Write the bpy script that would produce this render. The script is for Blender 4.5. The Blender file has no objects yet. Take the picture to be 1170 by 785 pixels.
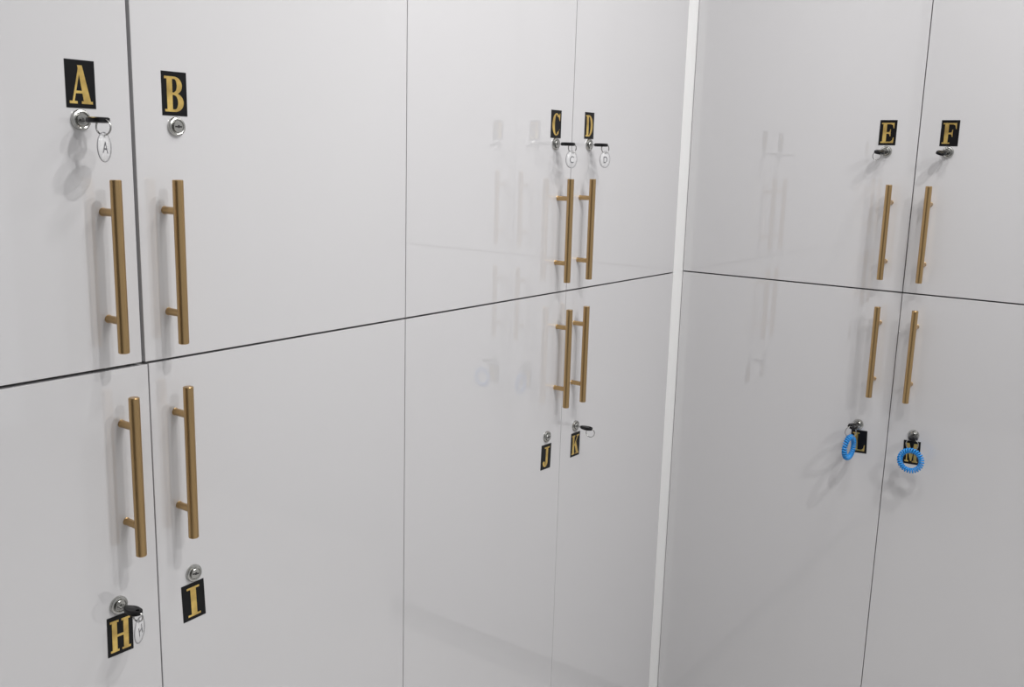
import bpy, bmesh, math
from mathutils import Matrix, Vector
import numpy as np

scene = bpy.context.scene
COL = scene.collection
scene.view_settings.view_transform = 'Standard'
scene.view_settings.look = 'None'

# ------------------------------------------------------------------ materials
def mat(name, col, rough=0.5, metal=0.0, spec=0.5, bump=None, alpha=1.0, trans=0.0, var=0.0, nscale=4, stretch=None, ior=1.5):
    m = bpy.data.materials.new(name); m.use_nodes = True
    nt = m.node_tree; b = nt.nodes['Principled BSDF']
    b.inputs['Base Color'].default_value = (*col, 1)
    b.inputs['Roughness'].default_value = rough
    b.inputs['Metallic'].default_value = metal
    b.inputs['IOR'].default_value = ior
    b.inputs['Specular IOR Level'].default_value = spec
    b.inputs['Alpha'].default_value = alpha
    b.inputs['Transmission Weight'].default_value = trans
    tc = nt.nodes.new('ShaderNodeTexCoord')
    mp = nt.nodes.new('ShaderNodeMapping')
    if stretch: mp.inputs['Scale'].default_value = stretch
    nt.links.new(tc.outputs['Object'], mp.inputs['Vector'])
    if var > 0:
        n = nt.nodes.new('ShaderNodeTexNoise'); n.inputs['Scale'].default_value = nscale
        n.inputs['Detail'].default_value = 3
        nt.links.new(mp.outputs['Vector'], n.inputs['Vector'])
        r = nt.nodes.new('ShaderNodeValToRGB')
        r.color_ramp.elements[0].position = 0.3; r.color_ramp.elements[1].position = 0.7
        r.color_ramp.elements[0].color = (*[c * (1 - var) for c in col], 1)
        r.color_ramp.elements[1].color = (*[min(1, c * (1 + var)) for c in col], 1)
        nt.links.new(n.outputs['Fac'], r.inputs['Fac'])
        nt.links.new(r.outputs['Color'], b.inputs['Base Color'])
    if bump:
        n2 = nt.nodes.new('ShaderNodeTexNoise'); n2.inputs['Scale'].default_value = bump[0]
        nt.links.new(mp.outputs['Vector'], n2.inputs['Vector'])
        bp = nt.nodes.new('ShaderNodeBump'); bp.inputs['Strength'].default_value = bump[1]
        bp.inputs['Distance'].default_value = bump[2]
        nt.links.new(n2.outputs['Fac'], bp.inputs['Height'])
        nt.links.new(bp.outputs['Normal'], b.inputs['Normal'])
    return m

M_DOOR = mat('door_white_gloss', (0.612, 0.606, 0.615), 0.010, spec=0.5, ior=2.1, var=0.004)
M_BODY = mat('carcass_gap_shade', (0.06, 0.06, 0.065), 0.5, var=0.03)  # near-black colour puts the shade of the door gaps into the carcass
M_PLINTH = mat('plinth_white', (0.60, 0.60, 0.60), 0.4, var=0.01)
M_TRIM = mat('filler_white', (0.84, 0.84, 0.835), 0.3, var=0.01)
M_GOLD = mat('brushed_brass', (0.52, 0.35, 0.168), 0.29, metal=1.0, var=0.03, nscale=60, stretch=(12,12,.4))
M_CHROME = mat('lock_chrome', (0.50, 0.50, 0.48), 0.26, metal=1.0, var=0.1)
M_SLOT = mat('keyway_dark', (0.02, 0.02, 0.02), 0.5)
M_BLACK = mat('sticker_black', (0.004, 0.004, 0.005), 0.35, spec=.25, var=0.1)
M_LET = mat('gold_foil', (0.82, 0.53, 0.17), 0.30, metal=0.85, var=0.38, nscale=50)
M_KEY = mat('key_plastic_black', (0.005, 0.005, 0.006), 0.38, spec=.28, var=0.1)
M_RING = mat('ring_steel', (0.42, 0.42, 0.41), 0.25, metal=1.0, var=0.05)
M_TAG = mat('tag_clear', (0.84, 0.84, 0.85), 0.12, alpha=0.40, var=0.01)
M_TAGRIM = mat('tag_rim', (0.27, 0.27, 0.28), 0.3, var=0.05)
M_TAGLET = mat('tag_ink', (0.05, 0.05, 0.06), 0.5)
M_BLUE = mat('coil_blue', (0.016, 0.24, 0.62), 0.25, var=0.05)
M_FLOOR = mat('floor_vinyl', (0.62, 0.61, 0.60), 0.35, var=0.04)
M_CEIL = mat('ceiling_paint', (0.8, 0.8, 0.8), 0.8, var=0.01)
M_WALL = mat('wall_paint', (0.7, 0.7, 0.7), 0.7, var=0.02)
M_WALLD = mat('added_wall_dark', (0.20, 0.195, 0.19), 0.7, var=0.02)  # dark tone of the added wall, chosen for the handle reflections

# ------------------------------------------------------------------ helpers
def obj_from_bm(name, bm, mats):
    me = bpy.data.meshes.new(name); bm.normal_update(); bm.to_mesh(me); bm.free()
    for m in mats: me.materials.append(m)
    o = bpy.data.objects.new(name, me); COL.objects.link(o)
    return o

def add_box(bm, x0, x1, y0, y1, z0, z1, mi=0, bev=0.0):
    vs = [bm.verts.new(p) for p in [(x0,y0,z0),(x1,y0,z0),(x1,y1,z0),(x0,y1,z0),(x0,y0,z1),(x1,y0,z1),(x1,y1,z1),(x0,y1,z1)]]
    fs = [bm.faces.new([vs[i] for i in q]) for q in [(0,3,2,1),(4,5,6,7),(0,1,5,4),(1,2,6,5),(2,3,7,6),(3,0,4,7)]]
    for f in fs: f.material_index = mi
    if bev > 0:
        es = list({e for f in fs for e in f.edges})
        bmesh.ops.bevel(bm, geom=es, offset=bev, segments=2, affect='EDGES', profile=0.5)

def lathe(bm, prof, mtx, seg=40, mi=0, smooth=True):
    rings = []
    for r, h in prof:
        if r < 1e-6:
            rings.append([bm.verts.new(mtx @ Vector((0, 0, h)))])
        else:
            rings.append([bm.verts.new(mtx @ Vector((r*math.cos(2*math.pi*i/seg), r*math.sin(2*math.pi*i/seg), h))) for i in range(seg)])
    for a, b in zip(rings, rings[1:]):
        for i in range(seg):
            j = (i+1) % seg
            if len(a) == 1: vs = [a[0], b[i], b[j]]
            elif len(b) == 1: vs = [a[i], a[j], b[0]]
            else: vs = [a[i], a[j], b[j], b[i]]
            f = bm.faces.new(vs); f.material_index = mi; f.smooth = smooth

def tube(bm, pts, r, seg=8, closed=True, mi=0):
    n = len(pts); rings = []
    pts = [Vector(p) for p in pts]
    prevN = None
    for i in range(n):
        t = pts[(i+1) % n] - pts[i-1]
        t.normalize()
        if prevN is None:
            a = Vector((0, 0, 1)) if abs(t.z) < 0.9 else Vector((1, 0, 0))
            N = (a - t*a.dot(t)).normalized()
        else:
            N = (prevN - t*prevN.dot(t)).normalized()
        prevN = N; B = t.cross(N)
        rings.append([bm.verts.new(pts[i] + r*(math.cos(2*math.pi*k/seg)*N + math.sin(2*math.pi*k/seg)*B)) for k in range(seg)])
    for i in range(n):
        a, b = rings[i], rings[(i+1) % n]
        off = 0
        if i == n-1:
            off = min(range(seg), key=lambda s: (a[0].co - b[s].co).length)
        for k in range(seg):
            f = bm.faces.new([a[k], a[(k+1) % seg], b[(k+1+off) % seg], b[(k+off) % seg]])
            f.smooth = True; f.material_index = mi

def recalc(bm): bmesh.ops.recalc_face_normals(bm, faces=bm.faces)

# ------------------------------------------------------------------ serif letters
def arc(cx, cy, rxo, ryo, rxi, ryi, a0, a1, n=18):
    out = []
    for i in range(n):
        t0 = math.radians(a0 + (a1-a0)*i/n); t1 = math.radians(a0 + (a1-a0)*(i+1)/n)
        out.append([(cx+rxo*math.cos(t0), cy+ryo*math.sin(t0)), (cx+rxo*math.cos(t1), cy+ryo*math.sin(t1)),
                    (cx+rxi*math.cos(t1), cy+ryi*math.sin(t1)), (cx+rxi*math.cos(t0), cy+ryi*math.sin(t0))])
    return out
def R(x0, x1, y0, y1): return [(x0,y0),(x1,y0),(x1,y1),(x0,y1)]
def disc(cx, cy, rx, ry, n=16): return [(cx+rx*math.cos(2*math.pi*i/n), cy+ry*math.sin(2*math.pi*i/n)) for i in range(n)]
S = 0.07
LET = {
 'I': [R(.34,.66,0,1), R(.14,.86,0,S), R(.14,.86,1-S,1)],
 'H': [R(.09,.34,0,1), R(.66,.91,0,1), R(.3,.7,.46,.54)] + [R(a,b,c,d) for a,b in ((0,.43),(.57,1)) for c,d in ((0,S),(1-S,1))],
 'E': [R(.12,.40,0,1), R(0,.92,1-S,1), R(0,.92,0,S), [(.95,1),(.70,1),(.70,1-S),(.84,.88),(.90,.72),(.95,.72)],
       [(.98,.28),(.92,.28),(.86,.14),(.70,S),(.70,0),(.95,0)], R(.4,.62,.46,.54), [(.56,.54),(.64,.58),(.66,.68),(.71,.68),(.71,.33),(.66,.33),(.64,.42),(.56,.46)]],
 'F': [R(.12,.40,0,1), R(0,.92,1-S,1), R(0,.54,0,S), [(.95,1),(.70,1),(.70,1-S),(.84,.88),(.90,.70),(.95,.70)],
       R(.4,.62,.46,.54), [(.56,.54),(.64,.58),(.66,.68),(.71,.68),(.71,.33),(.66,.33),(.64,.42),(.56,.46)]],
 'L': [R(.12,.40,0,1), R(0,.54,1-S,1), R(0,.92,0,S), [(.98,.34),(.92,.34),(.86,.16),(.70,S),(.70,0),(.95,0)]],
 'J': [R(.46,.74,.24,1), R(.28,.92,1-S,1), disc(.24,.20,.14,.10)] + arc(.42,.24,.32,.24,.04,.17,180,360),
 'K': [R(.09,.34,0,1), R(0,.43,0,S), R(0,.43,1-S,1), [(.30,.36),(.30,.48),(.76,.95),(.87,.95)], R(.62,1,1-S,1),
       [(.40,.52),(.58,.68),(.96,.04),(.66,.04)], R(.55,1,0,S)],
 'M': [R(.11,.19,0,1), R(.68,.92,0,1), [(.06,1),(.32,1),(.56,.30),(.44,.05)], [(.44,.05),(.52,.05),(.76,1),(.66,1)],
       R(0,.3,0,S), R(.58,1,0,S), R(0,.3,1-S,1), R(.68,1,1-S,1)],
 'A': [[(.11,.03),(.20,.03),(.49,.86),(.45,1)], [(.40,1),(.60,1),(.93,.03),(.62,.03)], R(.24,.66,.27,.34), R(0,.34,0,S), R(.52,1,0,S)],
 'B': [R(.12,.40,0,1), R(0,.5,0,S), R(0,.5,1-S,1), R(.38,.52,.48,.55)] + arc(.50,.75,.40,.25,.13,.18,-90,90) + arc(.50,.27,.46,.27,.17,.20,-90,90),
 'D': [R(.12,.40,0,1), R(0,.45,0,S), R(0,.45,1-S,1)] + arc(.43,.5,.53,.5,.24,.43,-90,90),
 'C': arc(.52,.5,.50,.5,.20,.44,48,312,30) + [[(.96,1),(.91,1),(.86,.93),(.76,.84),(.90,.66),(.96,.66)],
       [(.84,.87),(.66,.84),(.62,.90),(.70,.97)], [(.96,.30),(.91,.30),(.80,.12),(.66,.10),(.64,.16),(.84,.22)]],
}
def poly_face(bm, pts, w, h, y, mi, oz=0):
    f = bm.faces.new([bm.verts.new(((p[0]-.5)*w, y, oz+(p[1]-.5)*h)) for p in pts]); f.material_index = mi
    f.normal_update()
    if f.normal.y > 0: f.normal_flip()

def make_sticker(ch):
    bm = bmesh.new()
    add_box(bm, -.0168, .0168, -.0004, .0002, -.0250, .0250, 0)
    for k, p in enumerate(LET[ch]):
        poly_face(bm, p, .0262, .0400, -.0006 - k*0.000004, 1, oz=-.0005)
    return obj_from_bm('letter_sticker', bm, [M_BLACK, M_LET])

# ------------------------------------------------------------------ shared meshes
def out_m(x=0, z=0, y=0):
    return Matrix.Translation((x, y, z)) @ Matrix.Rotation(math.radians(90), 4, 'X')
def sharpen(me, ang=30): me.set_sharp_from_angle(angle=math.radians(ang))
def build_handle():
    bm = bmesh.new(); r = .0062; L = .0962
    lathe(bm, [(0,-L),(r-.0008,-L),(r,-L+.0008),(r,L-.0008),(r-.0008,L),(0,L)], Matrix.Translation((0,-.0275,0)), 32)
    for z in (.0602, -.0602):
        lathe(bm, [(.0048,0),(.0048,.0006),(.0044,.001),(.0044,.0275)], out_m(0, z), 24)
    recalc(bm)
    me = bpy.data.meshes.new('bar_handle'); bm.to_mesh(me); bm.free(); me.materials.append(M_GOLD)
    return me
ME_HANDLE = build_handle(); sharpen(ME_HANDLE)
def build_lock(slot_ang=0):
    bm = bmesh.new()
    lathe(bm, [(.0112,0),(.0112,.0022),(.0104,.0036),(.0088,.0042),(.0080,.0038),(.0078,.0024),(.0068,.0024),(.0066,.0048),(.0060,.0054),(0,.0054)], out_m(), 40)
    recalc(bm)
    ca, sa = math.cos(slot_ang), math.sin(slot_ang)
    pts = [(-.0048,-.0009),(-.0010,-.0009),(-.0008,-.0016),(.0014,-.0016),(.0016,-.0009),(.0048,-.0009),(.0048,.0009),(.0016,.0009),(.0014,.0020),(-.0008,.0020),(-.0010,.0009),(-.0048,.0009)]
    vs = [bm.verts.new((x*ca - z*sa, -.00545, x*sa + z*ca)) for x, z in pts]
    f = bm.faces.new(vs); f.material_index = 1; f.normal_update()
    if f.normal.y > 0: f.normal_flip()
    me = bpy.data.meshes.new('cam_lock'); bm.to_mesh(me); bm.free()
    me.materials.append(M_CHROME); me.materials.append(M_SLOT); sharpen(me)
    return me
ME_LOCK = build_lock(); ME_LOCK_T = build_lock(math.radians(-12))
def link(me, name):
    o = bpy.data.objects.new(name, me); COL.objects.link(o); return o
WALLM = {'L': Matrix.Identity(4), 'R': Matrix.Rotation(math.radians(-90), 4, 'Z')}

# ------------------------------------------------------------------ lockers
Z_TOP, Z_BOT = 1.05, -1.11
DEPTH = .42
def locker(ch, wall, body_u, door_u, up, hu, lu, su, lock_z, st_z, handle_z, st_rot=0, has_key=False, lockmesh=None, proud=0.0, dzoff=.0014):
    z0, z1 = (0.0005, Z_TOP) if up else (Z_BOT, -0.0005)
    base = bpy.data.objects.new('locker', None); COL.objects.link(base)
    uc = (body_u[0]+body_u[1])/2
    base.matrix_world = WALLM[wall] @ Matrix.Translation((uc, .2, z0))
    base.empty_display_size = .05
    base['label'] = f"white gloss {'upper' if up else 'lower'} locker, brass handle, letter {ch}, {'key in lock' if has_key else 'empty lock'}"
    base['category'] = 'locker'; base['group'] = 'white wall lockers'
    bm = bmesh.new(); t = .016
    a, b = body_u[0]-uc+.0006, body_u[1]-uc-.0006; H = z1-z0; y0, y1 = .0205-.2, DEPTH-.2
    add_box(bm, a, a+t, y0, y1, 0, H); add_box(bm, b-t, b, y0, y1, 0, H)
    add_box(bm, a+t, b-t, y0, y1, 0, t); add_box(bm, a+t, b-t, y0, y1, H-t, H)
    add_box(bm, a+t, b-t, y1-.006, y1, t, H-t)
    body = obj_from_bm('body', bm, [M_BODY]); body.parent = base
    bm = bmesh.new()
    dc = (door_u[0]+door_u[1])/2; dw = (door_u[1]-door_u[0])/2
    dz0, dz1 = (dzoff, Z_TOP-.002) if up else (Z_BOT+.002, -dzoff)
    add_box(bm, -dw, dw, 0, .019, dz0-z0, dz1-z0, bev=.0006)
    door = obj_from_bm('door', bm, [M_DOOR]); door.parent = base
    door.location = (dc-uc, -.2-proud, 0)
    def child(o, u, z):
        o.parent = door; o.location = (u-dc, 0, z-z0)
    h = link(ME_HANDLE, 'handle'); child(h, hu, handle_z); h['label'] = 'brushed brass bar handle on two posts'
    l = link(lockmesh or ME_LOCK, 'lock'); child(l, lu, lock_z); l['label'] = 'round chrome cam lock'
    s = make_sticker(ch); child(s, su, st_z); s.rotation_euler = (0, math.radians(st_rot), 0)
    s['label'] = f'black sticker with gold serif letter {ch}'

HU, HLo = .1185, -.1268
AB = (-1.4188, -1.4142); AB2 = (-1.4118, -1.4100)
BC = (-.9621, -.9607); CD = (-.5031, -.5012); CD2 = (-.5030, -.5020)
xE = -.047
LEFT0 = -1.885
locker('A','L',(LEFT0,-1.4165),(LEFT0+.001,AB[0]),True,-1.458,-1.4785,-1.4765,.2775,.3148,HU,0,True,dzoff=.0020)
locker('B','L',(-1.4165,-.9614),(AB[1],BC[0]),True,-1.380,-1.3605,-1.3612,.2752,.3125,HU,0,False)
locker('C','L',(-.9614,-.502),(BC[1],CD[0]),True,-.544,-.5585,-.5585,.2775,.3130,HU,0,True)
locker('D','L',(-.502,xE),(CD[1],xE-.001),True,-.4665,-.4420,-.4435,.2790,.3150,HU,0,True)
locker('H','L',(LEFT0,-1.4165),(LEFT0+.001,AB2[0]),False,-1.449,-1.4655,-1.4650,-.2875,-.3255,HLo,1,True, proud=.0004,dzoff=.0018)
locker('I','L',(-1.4165,-.9614),(AB2[1],BC[0]),False,-1.3765,-1.3600,-1.3612,-.2835,-.3215,HLo,-2,False,ME_LOCK_T)
locker('J','L',(-.9614,-.502),(BC[1],CD2[0]),False,-.531,-.5535,-.5535,-.2817,-.3225,HLo,2,False)
locker('K','L',(-.502,xE),(CD2[1],xE-.001),False,-.4695,-.4500,-.4470,-.2815,-.3215,HLo,1,True)
RM = .4968
locker('E','R',(.003,RM),(.0010,RM-.0010),True,.4565,.4370,.4365,.2838,.3212,.1215,0,True)
locker('F','R',(RM,.96),(RM+.0010,.959),True,.5325,.5545,.5540,.2842,.3210,.1215,0,True)
locker('L','R',(.003,RM),(.0010,RM-.0008),False,.4580,.4350,.4400,-.2915,-.3290,HLo,-3,True)
locker('M','R',(RM,.96),(RM+.0008,.959),False,.5320,.5490,.5485,-.2935,-.3315,HLo,-2,True)

# ------------------------------------------------------------------ keys
def ring_pts(c, r, nrm, n=36):
    q = Vector(nrm).normalized().to_track_quat('Z', 'Y')
    return [Vector(c) + q @ Vector((r*math.cos(2*math.pi*i/n), r*math.sin(2*math.pi*i/n), 0)) for i in range(n)]

def make_key(wall, u, z, droop=0, ring=None, tag=None, coil=None, yaw=0, roll=0, label='', gw=1.0):
    base = bpy.data.objects.new('locker_key', None); COL.objects.link(base); base.empty_display_size = .02
    base.matrix_world = WALLM[wall] @ Matrix.Translation((u, -.0045, z))
    base['label'] = label; base['category'] = 'key'
    Winv = WALLM[wall].to_3x3().inverted()
    bm = bmesh.new()
    add_box(bm, -.0035, .0035, -.012, -.0008, -.0009, .0009, bev=.0003)
    o = obj_from_bm('key_blade', bm, [M_RING]); o.parent = base
    bm = bmesh.new(); n = 28; hr = .0024
    prof = []
    for i in range(n):
        t = 2*math.pi*i/n
        cx, cy = math.cos(t), math.sin(t)
        wx = .0105*gw
        if cy > 0: wx -= .0040*gw*cy
        prof.append((wx*math.copysign(abs(cx)**.8, cx), -.0225 + .0140*math.copysign(abs(cy)**.85, cy)))
    layers = []
    for zz, s in ((-.0030,.86),(-.0020,1),(.0020,1),(.0030,.86)):
        layers.append([bm.verts.new((x*s, -.0225+(y+.0225)*s, zz)) for x, y in prof])
    for zz in (.0030, -.0030):
        layers.append([bm.verts.new((hr*math.cos(2*math.pi*i/n), -.0315+hr*math.sin(2*math.pi*i/n), zz)) for i in range(n)])
    order = [0,1,2,3,4,5,0]
    for a, b in zip(order, order[1:]):
        A_, B_ = layers[a], layers[b]
        for i in range(n):
            f = bm.faces.new([A_[i], A_[(i+1)%n], B_[(i+1)%n], B_[i]]); f.smooth = True
    recalc(bm)
    bow = obj_from_bm('key_grip', bm, [M_KEY]); sharpen(bow.data, 40)
    rotm = Matrix.Rotation(math.radians(yaw), 4, 'Z') @ Matrix.Rotation(math.radians(droop), 4, 'X') @ Matrix.Rotation(math.radians(roll), 4, 'Y')
    bow.parent = base; bow.matrix_local = rotm
    hole = rotm @ Vector((0, -.0315, 0))
    if ring:
        rr, ang = ring
        bm = bmesh.new()
        c = hole + Vector((0, -.001, -rr+.0012))
        nr = Winv @ Vector((math.cos(math.radians(ang)), math.sin(math.radians(ang)), 0))
        tube(bm, ring_pts(c, rr, nr), .00070, 8)
        tube(bm, ring_pts(c + nr*.0010, rr, nr), .00070, 8)
        o = obj_from_bm('key_ring', bm, [M_RING]); o.parent = base
        low = c + Vector((0, 0, -rr))
    if tag:
        ch, ang, tilt = tag
        r = .0158
        bm = bmesh.new(); flat = Matrix.Rotation(math.radians(90), 4, 'X')
        lathe(bm, [(0,-.0009),(r-.001,-.0009),(r-.001,.0009),(0,.0009)], flat, 40, 0)
        tube(bm, ring_pts((0,0,0), r-.0005, (0,1,0), 48), .0006, 8, mi=1)
        tube(bm, ring_pts((0,0,r-.0035), .0016, (0,1,0), 20), .0005, 8, mi=1)
        recalc(bm)
        cu = bpy.data.curves.new('t', 'FONT'); cu.body = ch; cu.size = .0175; cu.align_x = 'CENTER'; cu.align_y = 'CENTER'
        to = bpy.data.objects.new('t', cu); COL.objects.link(to)
        bpy.context.view_layer.update()
        tm = bpy.data.meshes.new_from_object(to.evaluated_get(bpy.context.evaluated_depsgraph_get()))
        bpy.data.objects.remove(to)
        b2 = bmesh.new(); b2.from_mesh(tm)
        b2.transform(Matrix.Translation((0,-.0011,-.001)) @ Matrix.Rotation(math.radians(90), 4, 'X'))
        vm = {v: bm.verts.new(v.co) for v in b2.verts}
        for f in b2.faces:
            nf = bm.faces.new([vm[v] for v in f.verts]); nf.material_index = 2
        b2.free()
        o = obj_from_bm('key_tag', bm, [M_TAG, M_TAGRIM, M_TAGLET]); o.parent = base
        o['label'] = f'round clear plastic tag with letter {ch}'
        loc = WALLM[wall].inverted() @ Matrix.Rotation(math.radians(ang+90), 4, 'Z') @ Matrix.Rotation(math.radians(tilt), 4, 'Y')
        o.matrix_local = Matrix.Translation(low - loc @ Vector((0, 0, r-.0035))) @ loc
    if coil:
        ang, Rm, dx, outw = coil
        bm = bmesh.new(); turns = 29; n = turns*14; rm = .0042
        nr = Winv @ Vector((math.cos(math.radians(ang)), math.sin(math.radians(ang)), 0))
        ax = Vector((0,0,1)).cross(nr).normalized()
        c = low + Vector((0, 0, -Rm)) + ax*dx + nr*outw
        pts = []
        for i in range(n):
            th = 2*math.pi*i/n; ph = th*turns
            rad = Rm + rm*math.cos(ph)
            pts.append(c + ax*(rad*math.cos(th)) + Vector((0,0,1))*(rad*math.sin(th)) + nr*(rm*math.sin(ph)))
        tube(bm, pts, .00178, 8)
        o = obj_from_bm('coil_wristband', bm, [M_BLUE]); o.parent = base; o['label'] = 'blue spiral plastic coil band'

make_key('L', -1.4785, .2775, ring=(.0085,-155), tag=('A',-57,4), yaw=8, label='black-headed key with clear round A tag in the lock')
make_key('L', -.5585, .2775, ring=(.0080,-120), tag=('C',-98,4), label='black-headed key with clear round C tag in the lock')
make_key('L', -.4420, .2790, ring=(.0080,-120), tag=('D',-98,-4), label='black-headed key with clear round D tag in the lock')
make_key('L', -1.4655, -.2875, ring=(.0060,-155), tag=('H',-54,-10), droop=0, roll=0, yaw=5, gw=.75, label='black-headed key with clear round H tag in the lock')
make_key('L', -.4500, -.2815, ring=(.0090,-170), gw=.7, label='black-headed key with a bare steel ring in the lock')
make_key('R', .4370, .2838, ring=(.0080,-170), yaw=-14, roll=14, droop=5, gw=.85, label='black-headed key with small steel ring in the lock')
make_key('R', .5545, .2842, yaw=-14, roll=18, droop=5, gw=.85, label='black-headed key without a ring in the lock')
make_key('R', .4350, -.2915, ring=(.0115,-145), coil=(-97,.0225,0,0), roll=20, yaw=-8, gw=.9, label='black-headed key with blue coil band hanging beside letter L')
make_key('R', .5490, -.2935, ring=(.0120,-180), coil=(-180,.0212,.001,.004), roll=0, yaw=13, droop=0, gw=.9, label='black-headed key with blue coil band hanging over letter M')

# ------------------------------------------------------------------ room
def struct(name, b, m, bev=0):
    bm = bmesh.new(); add_box(bm, *b, bev=bev); o = obj_from_bm(name, bm, [m]); o['kind'] = 'structure'; return o
struct('floor', (-4,1,-4,1,-1.26,-1.21), M_FLOOR)
struct('ceiling', (-4,1,-4,1,1.45,1.5), M_CEIL)
struct('wall_back', (-4,1,.43,.5,-1.21,1.45), M_WALL)
struct('wall_right', (.43,.5,-4,.42,-1.21,1.45), M_WALL)
struct('added_dark_wall', (-4,-3.9,-2.6,.42,-1.21,1.45), M_WALLD)  # unseen wall, added dark to give the brass handles contrast to reflect
struct('trim_1', (xE,.016,0.0004,.0195,Z_BOT,Z_TOP), M_TRIM, bev=.0004)
struct('baseboard_back', (LEFT0,.0,.03,.05,-1.21,-1.1105), M_PLINTH)
struct('baseboard_right', (.03,.05,-.96,-.001,-1.21,-1.1105), M_PLINTH)
struct('trim_2', (LEFT0,-.0,.001,.42,Z_TOP+.001,1.45), M_TRIM)
struct('trim_3', (.001,.42,-.96,-.001,Z_TOP+.001,1.45), M_TRIM)

# ------------------------------------------------------------------ lights
w = bpy.data.worlds.new('World'); scene.world = w; w.use_nodes = True
w.node_tree.nodes['Background'].inputs[0].default_value = (.97,.978,1,1)
w.node_tree.nodes['Background'].inputs[1].default_value = .45
def area(loc, target, size, power, col=(1,.99,.983)):
    l = bpy.data.lights.new('ceiling_lamp', 'AREA'); l.shape = 'DISK'; l.size = size; l.energy = power; l.color = col
    o = bpy.data.objects.new('ceiling_lamp', l); COL.objects.link(o); o.location = loc
    d = Vector(target) - Vector(loc); o.rotation_euler = d.to_track_quat('-Z', 'Y').to_euler(); return o
area((-1.05,-.62,1.42), (-1.05,-.62,0), .12, 4.5)
area((-.25,-.85,1.42), (-.25,-.85,0), .14, 4)
area((-1.15,-1.15,1.42), (-1.15,-1.05,0), .07, 12)
area((-.75,-1.35,1.42), (-.75,-1.2,0), .07, 9.5)  # extra lamp, added to raise the light on the left side
area((-1.3,-2.4,1.42), (-1.1,-1.8,0), .18, 16)

# ------------------------------------------------------------------ camera
f, yaw, pitch, roll = 1096.835, .9440833, -.1907335, .02776378
F = np.array([math.cos(pitch)*math.sin(yaw), math.cos(pitch)*math.cos(yaw), math.sin(pitch)])
Rr = np.cross(F, [0,0,1.]); Rr /= np.linalg.norm(Rr); U = np.cross(Rr, F)
c, s = math.cos(roll), math.sin(roll)
R2 = c*Rr + s*U; U2 = -s*Rr + c*U
cam = bpy.data.cameras.new('camera'); co = bpy.data.objects.new('camera', cam); COL.objects.link(co)
co.matrix_world = Matrix(((R2[0],U2[0],-F[0],-2.057829),(R2[1],U2[1],-F[1],-1.0),(R2[2],U2[2],-F[2],.2497994),(0,0,0,1)))
cam.sensor_width = 36; cam.lens = f/1170*36; cam.clip_start = .01
scene.camera = co
